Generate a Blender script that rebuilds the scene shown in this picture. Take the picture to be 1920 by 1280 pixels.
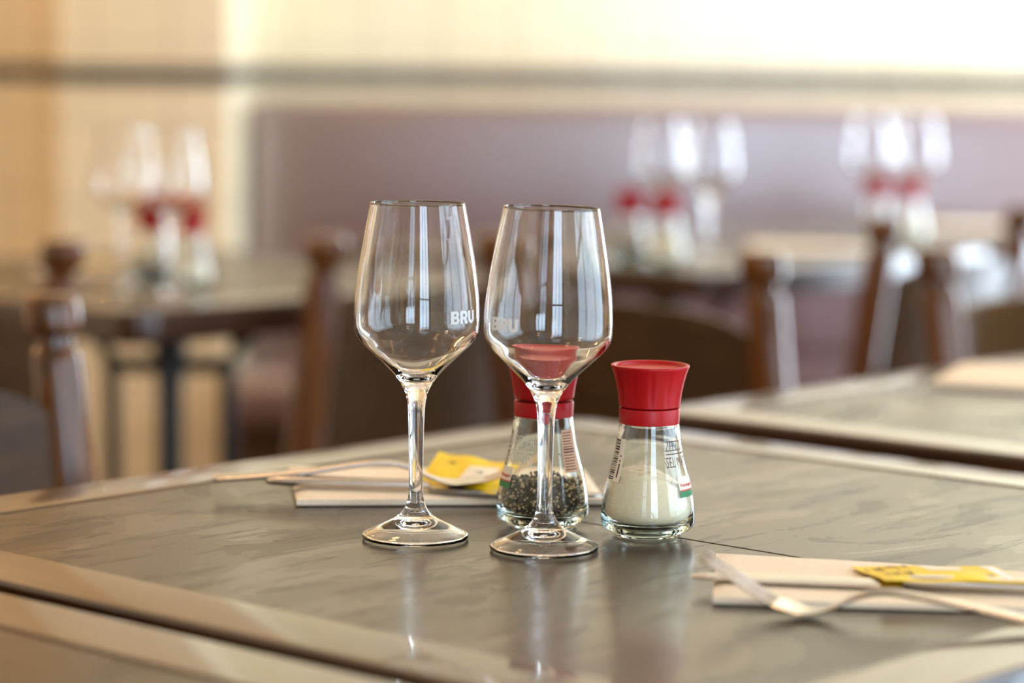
import bpy, bmesh, math, random
from mathutils import Vector, Matrix
random.seed(7)
for o in list(bpy.data.objects):
    bpy.data.objects.remove(o)
SC = bpy.context.scene
COL = SC.collection

# ------------------------------------------------------------------ camera
TABLE_Z = 0.75
CAM_H = 0.27962            # above the table top
F_PX, PITCH, ROLL = 4929.1, 0.10673, 0.01127
CAM = Vector((0, 0, TABLE_Z + CAM_H))
_F = Vector((0, math.cos(PITCH), -math.sin(PITCH)))
_U = Vector((0, math.sin(PITCH), math.cos(PITCH)))
_R = Vector((1, 0, 0))
_R2 = math.cos(ROLL) * _R + math.sin(ROLL) * _U
_U2 = -math.sin(ROLL) * _R + math.cos(ROLL) * _U
cd = bpy.data.cameras.new('camera')
cam = bpy.data.objects.new('camera', cd)
COL.objects.link(cam)
cam.matrix_world = Matrix((
    (_R2.x, _U2.x, -_F.x, CAM.x), (_R2.y, _U2.y, -_F.y, CAM.y),
    (_R2.z, _U2.z, -_F.z, CAM.z), (0, 0, 0, 1)))
cd.sensor_width = 36.0
cd.lens = F_PX / 1920 * 36.0
cd.clip_start = 0.02
cd.dof.use_dof = True
cd.dof.focus_distance = 1.535
cd.dof.aperture_fstop = 3.3
SC.camera = cam

# ------------------------------------------------------------------ world, lights, exposure
W = bpy.data.worlds.new('world')
SC.world = W
W.use_nodes = True
W.node_tree.nodes['Background'].inputs[0].default_value = (0.75, 0.87, 1.0, 1)
W.node_tree.nodes['Background'].inputs[1].default_value = 1.0


def area(name, loc, direction, sx, sy, power, color):
    l = bpy.data.lights.new(name, 'AREA')
    l.shape = 'RECTANGLE'; l.size = sx; l.size_y = sy
    l.energy = power; l.color = color
    o = bpy.data.objects.new(name, l); COL.objects.link(o)
    o.location = loc
    o.rotation_euler = Vector(direction).to_track_quat('-Z', 'Y').to_euler()
    return o


DAY = (0.72, 0.86, 1.0)
# daylight standing in the window openings
area('daylight_back_right', (1.96, 4.70, 1.375), (-1, 0, 0), 1.2, 2.35, 175, DAY)
area('daylight_right', (1.96, 1.2, 1.375), (-1, 0, 0), 2.2, 2.35, 80, (0.62, 0.82, 1.0))
area('daylight_rear', (1.0, -2.36, 1.30), (0, 1, 0), 1.3, 2.4, 100, (0.60, 0.79, 1.0))
area('fill_rear_left', (-0.75, -2.36, 1.60), (0, 1, 0), 0.8, 1.9, 12, (0.66, 0.82, 1.0))  # added fill from behind the camera, brightens camera-facing sides
WARM = (1.0, 0.58, 0.24)
for i, (x, y, z, e) in enumerate([(-1.7, 3.9, 2.3, 34), (-1.3, 1.5, 2.35, 9), (-0.2, 0.4, 2.4, 4),
                                  (-0.55, 2.45, 2.3, 8), (0.75, 2.6, 2.3, 13),  # these two are added, to lift napkins and salt from above
                                  (-0.45, -0.9, 2.4, 4), (0.6, 0.1, 2.4, 4)]):
    l = bpy.data.lights.new('warm_lamp_and_fill', 'POINT')
    l.energy = e; l.color = WARM; l.shadow_soft_size = 0.09
    o = bpy.data.objects.new('warm_lamp_and_fill', l); COL.objects.link(o); o.location = (x, y, z)

SC.view_settings.view_transform = 'Standard'
SC.view_settings.look = 'None'
SC.view_settings.gamma = 1
SC.view_settings.exposure = -0.14
SC.view_settings.use_curve_mapping = False
cy = SC.cycles
cy.max_bounces = 18
cy.transmission_bounces = 18
cy.glossy_bounces = 6
cy.diffuse_bounces = 4
cy.transparent_max_bounces = 12
cy.sample_clamp_indirect = 30
cy.blur_glossy = 0.3
cy.use_denoising = True
try:
    cy.denoiser = 'OPENIMAGEDENOISE'
    cy.denoising_input_passes = 'RGB_ALBEDO_NORMAL'
except Exception:
    pass


# ------------------------------------------------------------------ helpers
def ground(px, py, z=0.0):
    """point on the horizontal plane z above the table top seen at a photo position"""
    d = _F + (px - 960) / F_PX * _R2 + (640 - py) / F_PX * _U2
    t = (z - CAM_H) / d.z
    return Vector((d.x * t, d.y * t, TABLE_Z + z))


def at_depth(px, y):
    """world x of a photo column at depth y"""
    return (px - 960) / F_PX * y


def new_obj(name, me, mat=None, parent=None):
    o = bpy.data.objects.new(name, me)
    COL.objects.link(o)
    if mat:
        for m in (mat if isinstance(mat, (list, tuple)) else [mat]):
            me.materials.append(m)
    if parent:
        o.parent = parent
    return o


def obj(name, bm, mat=None, parent=None, smooth=False, angle=None):
    me = bpy.data.meshes.new(name)
    bmesh.ops.recalc_face_normals(bm, faces=bm.faces)
    bm.to_mesh(me); bm.free()
    if smooth or angle is not None:
        for p in me.polygons:
            p.use_smooth = True
        if angle is not None:
            me.set_sharp_from_angle(angle=math.radians(angle))
    return new_obj(name, me, mat, parent)


def tag(o, label, cat, group=None, kind=None):
    o['label'] = label; o['category'] = cat
    if group: o['group'] = group
    if kind: o['kind'] = kind
    return o


def thing(name, label, cat, loc=(0, 0, 0), rotz=0, group=None):
    o = bpy.data.objects.new(name, None); COL.objects.link(o)
    o.empty_display_size = 0.05
    o.location = loc; o.rotation_euler = (0, 0, rotz)
    return tag(o, label, cat, group)


def struct(name, bm, mat, parent=None, label=None):
    o = obj(name, bm, mat, parent)
    if parent is None:
        o['kind'] = 'structure'
    if label: o['label'] = label
    return o


def dup(root, loc, rotz, label, group=None):
    r = root.copy(); COL.objects.link(r); r.location = loc; r.rotation_euler = (0, 0, rotz)
    r['label'] = label
    if group: r['group'] = group
    for ch in list(root.children):
        c = ch.copy(); COL.objects.link(c); c.parent = r
        for g in ch.children:
            d = g.copy(); COL.objects.link(d); d.parent = c
    return r


def add_box(bm, c, s, rot=None, bevel=0.0, seg=2):
    r = bmesh.ops.create_cube(bm, size=1.0)
    vs = r['verts']
    for v in vs:
        v.co = Vector((v.co.x * s[0], v.co.y * s[1], v.co.z * s[2]))
    if bevel > 0:
        es = list({e for v in vs for e in v.link_edges})
        rb = bmesh.ops.bevel(bm, geom=es, offset=bevel, segments=seg, affect='EDGES', profile=0.5)
        vs = list({v for f in rb['faces'] for v in f.verts} | {v for v in vs if v.is_valid})
    for v in vs:
        if rot: v.co = rot @ v.co
        v.co += Vector(c)
    return vs


def loft(bm, loops, cap0=True, cap1=True, close=True):
    rows = [[bm.verts.new(p) for p in l] for l in loops]
    n = len(rows[0])
    for a, b in zip(rows[:-1], rows[1:]):
        for i in range(n if close else n - 1):
            j = (i + 1) % n
            bm.faces.new((a[i], a[j], b[j], b[i]))
    if cap0: bm.faces.new(rows[0])
    if cap1: bm.faces.new(list(reversed(rows[-1])))
    return rows


def lathe(bm, prof, seg=64, xf=None):
    """prof: list of (r, z); r==0 makes a pole"""
    rows = []
    for r, z in prof:
        if r < 1e-7:
            p = Vector((0, 0, z)); rows.append([bm.verts.new(xf(p) if xf else p)])
        else:
            row = []
            for i in range(seg):
                a = 2 * math.pi * i / seg
                p = Vector((r * math.cos(a), r * math.sin(a), z))
                row.append(bm.verts.new(xf(p) if xf else p))
            rows.append(row)
    for a, b in zip(rows[:-1], rows[1:]):
        for i in range(seg):
            j = (i + 1) % seg
            if len(a) == 1 and len(b) == 1: continue
            if len(a) == 1: bm.faces.new((a[0], b[j], b[i]))
            elif len(b) == 1: bm.faces.new((a[i], a[j], b[0]))
            else: bm.faces.new((a[i], a[j], b[j], b[i]))
    return rows


def catmull(pts, n=6):
    out = []
    P = [pts[0]] + list(pts) + [pts[-1]]
    for i in range(1, len(P) - 2):
        p0, p1, p2, p3 = [Vector(p) for p in P[i - 1:i + 3]]
        for k in range(n):
            t = k / n
            out.append(0.5 * ((2 * p1) + (p2 - p0) * t + (2 * p0 - 5 * p1 + 4 * p2 - p3) * t * t +
                              (3 * p1 - p0 - 3 * p2 + p3) * t ** 3))
    out.append(Vector(pts[-1]))
    return out


def interp(tab, x):
    if x <= tab[0][0]: return tab[0][1]
    for (x0, y0), (x1, y1) in zip(tab[:-1], tab[1:]):
        if x <= x1:
            t = (x - x0) / (x1 - x0); t2 = t * t * (3 - 2 * t)
            return y0 + (y1 - y0) * t2
    return tab[-1][1]


def interp_lin(tab, x):
    if x <= tab[0][0]: return tab[0][1]
    for (x0, y0), (x1, y1) in zip(tab[:-1], tab[1:]):
        if x <= x1: return y0 + (y1 - y0) * (x - x0) / (x1 - x0)
    return tab[-1][1]


def tube(bm, pts, rad, n=10):
    loops = []
    for i, p in enumerate(pts):
        p = Vector(p)
        t = (Vector(pts[min(i + 1, len(pts) - 1)]) - Vector(pts[max(i - 1, 0)])).normalized()
        a = Vector((0, 0, 1)) if abs(t.z) < 0.9 else Vector((1, 0, 0))
        s = t.cross(a).normalized(); u = s.cross(t)
        r = rad[i] if isinstance(rad, (list, tuple)) else rad
        loops.append([p + r * (math.cos(2 * math.pi * k / n) * s + math.sin(2 * math.pi * k / n) * u) for k in range(n)])
    loft(bm, loops)


# ------------------------------------------------------------------ materials
class NT:
    def __init__(s, name):
        s.m = bpy.data.materials.new(name); s.m.use_nodes = True
        s.t = s.m.node_tree; s.b = s.t.nodes['Principled BSDF']

    def n(s, typ, **kw):
        nd = s.t.nodes.new(typ)
        for k, v in kw.items():
            if k.startswith('i_'):
                nd.inputs[k[2:].replace('_', ' ')].default_value = v
            else:
                setattr(nd, k, v)
        return nd

    def l(s, a, b): s.t.links.new(a, b)

    def ramp(s, fac, stops, interp='LINEAR'):
        r = s.t.nodes.new('ShaderNodeValToRGB'); r.color_ramp.interpolation = interp
        e = r.color_ramp.elements
        while len(e) < len(stops): e.new(0.5)
        for el, (p, c) in zip(e, stops):
            el.position = p; el.color = c if len(c) == 4 else (*c, 1)
        s.l(fac, r.inputs['Fac']); return r

    def bump(s, height, strength, dist=0.001):
        b = s.n('ShaderNodeBump', i_Strength=strength, i_Distance=dist)
        s.l(height, b.inputs['Height']); s.l(b.outputs[0], s.b.inputs['Normal']); return b

    def set(s, **kw):
        for k, v in kw.items():
            s.b.inputs[k.replace('_', ' ')].default_value = v
        return s


def simple(name, col, rough=0.5, metal=0.0, coat=0.0, bump=None, **kw):
    t = NT(name)
    t.set(Base_Color=(*col, 1), Roughness=rough, Metallic=metal, Coat_Weight=coat, **kw)
    tc = t.n('ShaderNodeTexCoord')
    nz = t.n('ShaderNodeTexNoise', i_Scale=bump[0] if bump else 60.0, i_Detail=3.0)
    t.l(tc.outputs['Object'], nz.inputs['Vector'])
    lo = tuple(c * 0.93 for c in col); hi = tuple(min(1, c * 1.06) for c in col)
    r = t.ramp(nz.outputs['Fac'], [(0.3, lo), (0.7, hi)])
    t.l(r.outputs[0], t.b.inputs['Base Color'])
    if bump: t.bump(nz.outputs['Fac'], bump[1], bump[2])
    return t.m


def wood(name, dark, light, rough=0.22, coat=0.4, miter=False, scale=1.0, axis='X'):
    t = NT(name)
    tc = t.n('ShaderNodeTexCoord')
    vec = tc.outputs['Object']
    if miter:
        sep = t.n('ShaderNodeSeparateXYZ'); t.l(vec, sep.inputs[0])
        ax = t.n('ShaderNodeMath', operation='ABSOLUTE'); t.l(sep.outputs[0], ax.inputs[0])
        ay = t.n('ShaderNodeMath', operation='ABSOLUTE'); t.l(sep.outputs[1], ay.inputs[0])
        gt = t.n('ShaderNodeMath', operation='GREATER_THAN'); t.l(ax.outputs[0], gt.inputs[0]); t.l(ay.outputs[0], gt.inputs[1])
        sw = t.n('ShaderNodeCombineXYZ'); t.l(sep.outputs[1], sw.inputs[0]); t.l(sep.outputs[0], sw.inputs[1]); t.l(sep.outputs[2], sw.inputs[2])
        mx = t.n('ShaderNodeMix', data_type='VECTOR'); t.l(gt.outputs[0], mx.inputs['Factor'])
        t.l(vec, mx.inputs[4]); t.l(sw.outputs[0], mx.inputs[5])
        vec = mx.outputs[1]
    mp = t.n('ShaderNodeMapping')
    mp.inputs['Scale'].default_value = {'X': (2 * scale, 28 * scale, 28 * scale), 'Z': (28 * scale, 28 * scale, 2 * scale)}[axis]
    t.l(vec, mp.inputs['Vector'])
    nz = t.n('ShaderNodeTexNoise', i_Scale=2.2, i_Detail=7.0, i_Roughness=0.6, i_Distortion=0.6)
    t.l(mp.outputs[0], nz.inputs['Vector'])
    r = t.ramp(nz.outputs['Fac'], [(0.25, dark), (0.75, light)])
    t.l(r.outputs[0], t.b.inputs['Base Color'])
    t.set(Roughness=rough, Coat_Weight=coat, Coat_Roughness=0.12)
    t.bump(nz.outputs['Fac'], 0.12, 0.0006)
    return t.m


def slate_mat():
    t = NT('slate')
    tc = t.n('ShaderNodeTexCoord')
    big = t.n('ShaderNodeTexNoise', i_Scale=5.5, i_Detail=4.0, i_Roughness=0.55, i_Distortion=1.2)
    mp = t.n('ShaderNodeMapping'); mp.inputs['Rotation'].default_value = (0, 0, 0.5); mp.inputs['Scale'].default_value = (1.0, 2.2, 1)
    t.l(tc.outputs['Object'], mp.inputs['Vector']); t.l(mp.outputs[0], big.inputs['Vector'])
    # cleft layers: plateaus with thin ragged steps
    step = t.ramp(big.outputs['Fac'], [(0.0, (0.15,) * 3), (0.40, (0.30,) * 3), (0.412, (0.5,) * 3), (0.54, (0.56,) * 3),
                                       (0.552, (0.8,) * 3), (1.0, (0.9,) * 3)])
    fl = t.n('ShaderNodeTexNoise', i_Scale=9.0, i_Detail=6.0, i_Roughness=0.65, i_Distortion=0.4)
    mp2 = t.n('ShaderNodeMapping'); mp2.inputs['Rotation'].default_value = (0, 0, -0.75); mp2.inputs['Scale'].default_value = (1.0, 7.0, 1)
    t.l(tc.outputs['Object'], mp2.inputs['Vector']); t.l(mp2.outputs[0], fl.inputs['Vector'])
    flk = t.ramp(fl.outputs['Fac'], [(0.57, (0.0,) * 3), (0.62, (1.0,) * 3)])
    fine = t.n('ShaderNodeTexNoise', i_Scale=260.0, i_Detail=4.0)
    t.l(tc.outputs['Object'], fine.inputs['Vector'])
    col = t.ramp(step.outputs[0], [(0.0, (0.034, 0.023, 0.015)), (0.5, (0.056, 0.039, 0.026)), (1.0, (0.095, 0.070, 0.048))])
    mix = t.n('ShaderNodeMix', data_type='RGBA', blend_type='MULTIPLY')
    inv = t.ramp(fl.outputs['Fac'], [(0.575, (1.0,) * 3), (0.61, (0.30,) * 3)])
    mix.inputs['Factor'].default_value = 0.8
    t.l(col.outputs[0], mix.inputs[6]); t.l(inv.outputs[0], mix.inputs[7])
    t.l(mix.outputs[2], t.b.inputs['Base Color'])
    ro = t.ramp(step.outputs[0], [(0.0, (0.36,) * 3), (0.5, (0.25,) * 3), (1.0, (0.18,) * 3)])
    t.l(ro.outputs[0], t.b.inputs['Roughness'])
    # relief
    a = t.n('ShaderNodeMath', operation='MULTIPLY_ADD'); a.inputs[1].default_value = -0.5
    t.l(flk.outputs[0], a.inputs[0]); t.l(step.outputs[0], a.inputs[2])
    b = t.n('ShaderNodeMath', operation='MULTIPLY_ADD'); b.inputs[1].default_value = 0.22
    t.l(fine.outputs['Fac'], b.inputs[0]); t.l(a.outputs[0], b.inputs[2])
    t.bump(b.outputs[0], 0.42, 0.0006)
    t.set(IOR=1.40)
    return t.m


def glass_mat(name, color=(1, 1, 1), ior=1.5, absorb=None):
    m = bpy.data.materials.new(name); m.use_nodes = True
    t = m.node_tree; t.nodes.clear()
    g = t.nodes.new('ShaderNodeBsdfGlass'); g.inputs['Color'].default_value = (*color, 1)
    g.inputs['Roughness'].default_value = 0.0; g.inputs['IOR'].default_value = ior
    out = t.nodes.new('ShaderNodeOutputMaterial'); t.links.new(g.outputs[0], out.inputs[0])
    if absorb:
        v = t.nodes.new('ShaderNodeVolumeAbsorption')
        v.inputs['Color'].default_value = (*absorb[0], 1); v.inputs['Density'].default_value = absorb[1]
        t.links.new(v.outputs[0], out.inputs['Volume'])
    return m


def tile_mat():
    t = NT('cream_tile')
    tc = t.n('ShaderNodeTexCoord')
    # tile coordinates follow the face: x or y horizontally, z vertically
    sep = t.n('ShaderNodeSeparateXYZ'); t.l(tc.outputs['Object'], sep.inputs[0])
    add = t.n('ShaderNodeMath', operation='ADD'); t.l(sep.outputs[0], add.inputs[0]); t.l(sep.outputs[1], add.inputs[1])
    cb = t.n('ShaderNodeCombineXYZ'); t.l(add.outputs[0], cb.inputs[0]); t.l(sep.outputs[2], cb.inputs[1])
    br = t.n('ShaderNodeTexBrick', offset=0.0, i_Scale=1.0, i_Mortar_Size=0.003, i_Brick_Width=0.15, i_Row_Height=0.15, i_Bias=-0.3)
    br.inputs['Color1'].default_value = (0.80, 0.68, 0.46, 1)
    br.inputs['Color2'].default_value = (0.77, 0.65, 0.43, 1)
    br.inputs['Mortar'].default_value = (0.55, 0.44, 0.28, 1)
    t.l(cb.outputs[0], br.inputs['Vector']); t.l(br.outputs['Color'], t.b.inputs['Base Color'])
    t.set(Roughness=0.28, Coat_Weight=0.3, Coat_Roughness=0.15)
    nz = t.n('ShaderNodeTexNoise', i_Scale=14.0, i_Detail=2.0); t.l(tc.outputs['Object'], nz.inputs['Vector'])
    t.bump(nz.outputs['Fac'], 0.25, 0.002)
    return t.m


M = {}
M['wood'] = wood('table_wood', (0.016, 0.005, 0.001), (0.070, 0.022, 0.004), 0.30, 0.8, miter=True)
M['wood'].node_tree.nodes['Principled BSDF'].inputs['Coat Roughness'].default_value = 0.05
M['chair'] = wood('chair_wood', (0.012, 0.004, 0.001), (0.22, 0.064, 0.004), 0.20, 0.3, axis='Z')
M['panel'] = wood('chair_back_wood', (0.040, 0.019, 0.007), (0.095, 0.045, 0.016), 0.42, 0.05, axis='X')
M['panel'].node_tree.nodes['Principled BSDF'].inputs['Specular IOR Level'].default_value = 0.2
M['slate'] = slate_mat()
M['glass'] = glass_mat('clear_glass', (1, 1, 1), 1.5)
M['jar'] = glass_mat('jar_glass', (0.985, 1, 0.99), 1.5, ((0.55, 0.88, 0.80), 5.0))
M['red'] = simple('red_plastic', (0.42, 0.003, 0.005), 0.38, bump=(900, 0.05, 0.0002))
M['red'].node_tree.nodes['Principled BSDF'].inputs['Specular IOR Level'].default_value = 0.3
M['redtop'] = simple('cap_top_plastic', (0.45, 0.020, 0.010), 0.5, bump=(900, 0.05, 0.0002))
M['salt'] = simple('salt_grains', (0.96, 0.80, 0.56), 0.85, bump=(1600, 0.5, 0.0006))
M['corn'] = simple('peppercorn_black', (0.030, 0.022, 0.016), 0.6)
M['corn2'] = simple('peppercorn_tan', (0.60, 0.42, 0.21), 0.6)
M['print_white'] = simple('white_print', (0.85, 0.84, 0.82), 0.6)
_t = M['print_white'].node_tree; _p = _t.nodes['Principled BSDF']
_tr = _t.nodes.new('ShaderNodeBsdfTranslucent'); _tr.inputs['Color'].default_value = (0.9, 0.9, 0.88, 1)
_mx = _t.nodes.new('ShaderNodeMixShader'); _mx.inputs[0].default_value = 0.08
_t.links.new(_p.outputs[0], _mx.inputs[1]); _t.links.new(_tr.outputs[0], _mx.inputs[2])
_t.links.new(_mx.outputs[0], _t.nodes['Material Output'].inputs['Surface'])
M['print_cream'] = simple('cream_print', (0.70, 0.66, 0.56), 0.6)
M['print_brown'] = simple('brown_print', (0.10, 0.028, 0.014), 0.6)
M['print_dark'] = simple('dark_print', (0.03, 0.028, 0.03), 0.6)
M['print_red'] = simple('red_print', (0.62, 0.04, 0.03), 0.5)
M['print_green'] = simple('green_print', (0.015, 0.20, 0.06), 0.5)
M['label_paper'] = simple('label_paper', (0.82, 0.74, 0.58), 0.6)
M['label_pink'] = simple('label_peach', (0.62, 0.36, 0.22), 0.6)
M['steel'] = simple('stainless_steel', (0.62, 0.58, 0.54), 0.22, metal=1.0, bump=(40, 0.04, 0.0003))
M['napkin'] = simple('napkin_paper', (0.82, 0.69, 0.52), 0.9, bump=(500, 0.25, 0.0004))
M['yellow'] = simple('yellow_sachet_foil', (0.86, 0.58, 0.002), 0.5, coat=0.05, bump=(25, 0.35, 0.002))
M['yellow'].node_tree.nodes['Principled BSDF'].inputs['Specular IOR Level'].default_value = 0.25
M['iron'] = simple('black_cast_iron', (0.012, 0.011, 0.011), 0.45)
M['tile'] = tile_mat()
M['band'] = simple('dark_tile_band', (0.022, 0.014, 0.009), 0.35, coat=0.1, bump=(12, 0.2, 0.002))
M['leather'] = simple('oxblood_leather', (0.12, 0.042, 0.040), 0.45, coat=1.0, bump=(110, 0.25, 0.0012))
M['leather'].node_tree.nodes['Principled BSDF'].inputs['Coat Roughness'].default_value = 0.30
M['leather'].node_tree.nodes['Principled BSDF'].inputs['Coat IOR'].default_value = 2.5
M['floor'] = wood('floor_boards', (0.10, 0.045, 0.022), (0.19, 0.09, 0.045), 0.4, 0.1)
M['plaster'] = simple('warm_plaster', (0.74, 0.62, 0.44), 0.8, bump=(30, 0.2, 0.002))
M['ceiling'] = simple('ceiling_paint', (0.72, 0.64, 0.52), 0.9)
M['frame'] = simple('window_frame_paint', (0.10, 0.085, 0.07), 0.4)

# ------------------------------------------------------------------ room shell
XL, XR, YB, YF, ZC = -2.7, 1.8, -2.2, 5.4, 2.85
T = 0.12


def wall_with_openings(axis, pos, lo, hi, opens, sgn):
    """wall slab on the outer side of pos; opens: (a0,a1,z0,z1)"""
    bm = bmesh.new()
    def slab(a0, a1, z0, z1):
        if a1 - a0 < 1e-4 or z1 - z0 < 1e-4: return
        c = [(a0 + a1) / 2, (z0 + z1) / 2]
        if axis == 'x': add_box(bm, (pos + sgn * T / 2, c[0], c[1]), (T, a1 - a0, z1 - z0))
        else: add_box(bm, (c[0], pos + sgn * T / 2, c[1]), (a1 - a0, T, z1 - z0))
    cur = lo
    for a0, a1, z0, z1 in sorted(opens):
        slab(cur, a0, 0, ZC); slab(a0, a1, 0, z0); slab(a0, a1, z1, ZC); cur = a1
    slab(cur, hi, 0, ZC)
    return bm


bm = bmesh.new(); add_box(bm, ((XL + XR) / 2, (YB + YF) / 2, -0.05), (XR - XL + 2 * T, YF - YB + 2 * T, 0.1)); struct('floor', bm, M['floor'])
bm = bmesh.new(); add_box(bm, ((XL + XR) / 2, (YB + YF) / 2, ZC + 0.05), (XR - XL + 2 * T, YF - YB + 2 * T, 0.1)); struct('ceiling', bm, M['ceiling'])
bm = wall_with_openings('y', YF, XL, XR, [], 1); struct('wall_back', bm, M['tile'], label='cream tiled wall behind the padded bench')
bm = wall_with_openings('x', XL, YB - T, YF + T, [], -1); struct('wall_left', bm, M['plaster'])
OR = [(0.1, 2.3, 0.2, 2.55), (4.1, 5.3, 0.2, 2.55)]
bm = wall_with_openings('x', XR, YB - T, YF + T, OR, 1); struct('wall_right', bm, M['plaster'])
ORR = [(-1.15, -0.35, 0.65, 2.55), (0.35, 1.65, 0.10, 2.50)]
bm = wall_with_openings('y', YB, XL, XR, ORR, -1); struct('wall_rear', bm, M['plaster'])


def window(name, axis, pos, a0, a1, z0, z1, nv, nh):
    bm = bmesh.new(); w = 0.05
    def bar(ca, cz, sa, sz):
        if axis == 'x': add_box(bm, (pos, ca, cz), (0.05, sa, sz))
        else: add_box(bm, (ca, pos, cz), (sa, 0.05, sz))
    bar((a0 + a1) / 2, z0 + w / 2, a1 - a0, w); bar((a0 + a1) / 2, z1 - w / 2, a1 - a0, w)
    bar(a0 + w / 2, (z0 + z1) / 2, w, z1 - z0 - 2 * w); bar(a1 - w / 2, (z0 + z1) / 2, w, z1 - z0 - 2 * w)
    for i in range(1, nv): bar(a0 + (a1 - a0) * i / nv, (z0 + z1) / 2, 0.04, z1 - z0 - 2 * w)
    for i in range(1, nh): bar((a0 + a1) / 2, z0 + (z1 - z0) * i / nh, a1 - a0 - 2 * w, 0.035)
    struct(name, bm, M['frame'])


window('window_1', 'x', XR + 0.05, *OR[1], 2, 2)
window('window_2', 'x', XR + 0.05, *OR[0], 3, 2)
window('window_3', 'y', YB - 0.05, *ORR[1], 3, 2)
window('added_window', 'y', YB - 0.05, *ORR[0], 2, 2)  # unseen window made up to go with the rear-left fill

# tiled column standing against the back wall, left
COLX0, COLX1, COLY = -0.872, -0.534, 5.0
bm = bmesh.new(); add_box(bm, ((COLX0 + COLX1) / 2, (COLY + YF) / 2, ZC / 2), (COLX1 - COLX0, YF - COLY, ZC), bevel=0.012)
o = obj('trim_1', bm, M['tile']); o['kind'] = 'structure'; o['label'] = 'cream tiled column left of the padded bench'
# dark tile band at eye height, following wall and column
bm = bmesh.new(); bz, bh, bt = 0.994, 0.032, 0.008
add_box(bm, ((XL + COLX0) / 2, YF - bt / 2, bz), (COLX0 - XL - 0.001, bt, bh), bevel=0.002)
add_box(bm, ((COLX1 + XR) / 2, YF - bt / 2, bz), (XR - COLX1 - 0.001, bt, bh), bevel=0.002)
add_box(bm, ((COLX0 + COLX1) / 2, COLY - bt / 2, bz), (COLX1 - COLX0 + 2 * bt, bt, bh), bevel=0.002)
add_box(bm, (COLX0 - bt / 2, (COLY + YF) / 2, bz), (bt, YF - COLY, bh), bevel=0.002)
add_box(bm, (COLX1 + bt / 2, (COLY + YF) / 2, bz), (bt, YF - COLY, bh), bevel=0.002)
o = obj('trim_2', bm, M['band']); o['kind'] = 'structure'; o['label'] = 'dark tile band running along the cream wall'

# ------------------------------------------------------------------ bench
t = thing('padded_bench', 'long oxblood leather bench with high padded backrest along the back wall', 'bench', (0.9, 5.3, 0))
bx0, bx1 = -0.525 - 0.9, 1.79 - 0.9
bl = bx1 - bx0; bc = (bx0 + bx1) / 2
bm = bmesh.new(); add_box(bm, (bc, -0.02, 0.693), (bl, 0.14, 0.505), bevel=0.028, seg=5); obj('backrest', bm, M['leather'], t, angle=50)
bm = bmesh.new(); add_box(bm, (bc, -0.31, 0.40), (bl, 0.46, 0.10), bevel=0.03, seg=5); obj('seat_cushion', bm, M['leather'], t, angle=50)
bm = bmesh.new(); add_box(bm, (bc, -0.24, 0.175), (bl, 0.50, 0.35)); obj('bench_base', bm, M['panel'], t)

# ------------------------------------------------------------------ tables
S, BORD, ANG = 0.723, 0.0525, 0.8438
UU = Vector((math.cos(ANG), math.sin(ANG), 0))
NN = Vector((UU.y, -UU.x, 0))
FAR = Vector((0.0431, 2.0721, 0))


def rsq(h, r, z, k=8):
    pts = []
    for q, (sx, sy) in enumerate([(1, 1), (-1, 1), (-1, -1), (1, -1)]):
        for i in range(k + 1):
            a = math.pi / 2 * (q + i / k)
            pts.append(Vector((sx * (h - r) + r * math.cos(a), sy * (h - r) + r * math.sin(a), z)))
    return pts


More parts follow.
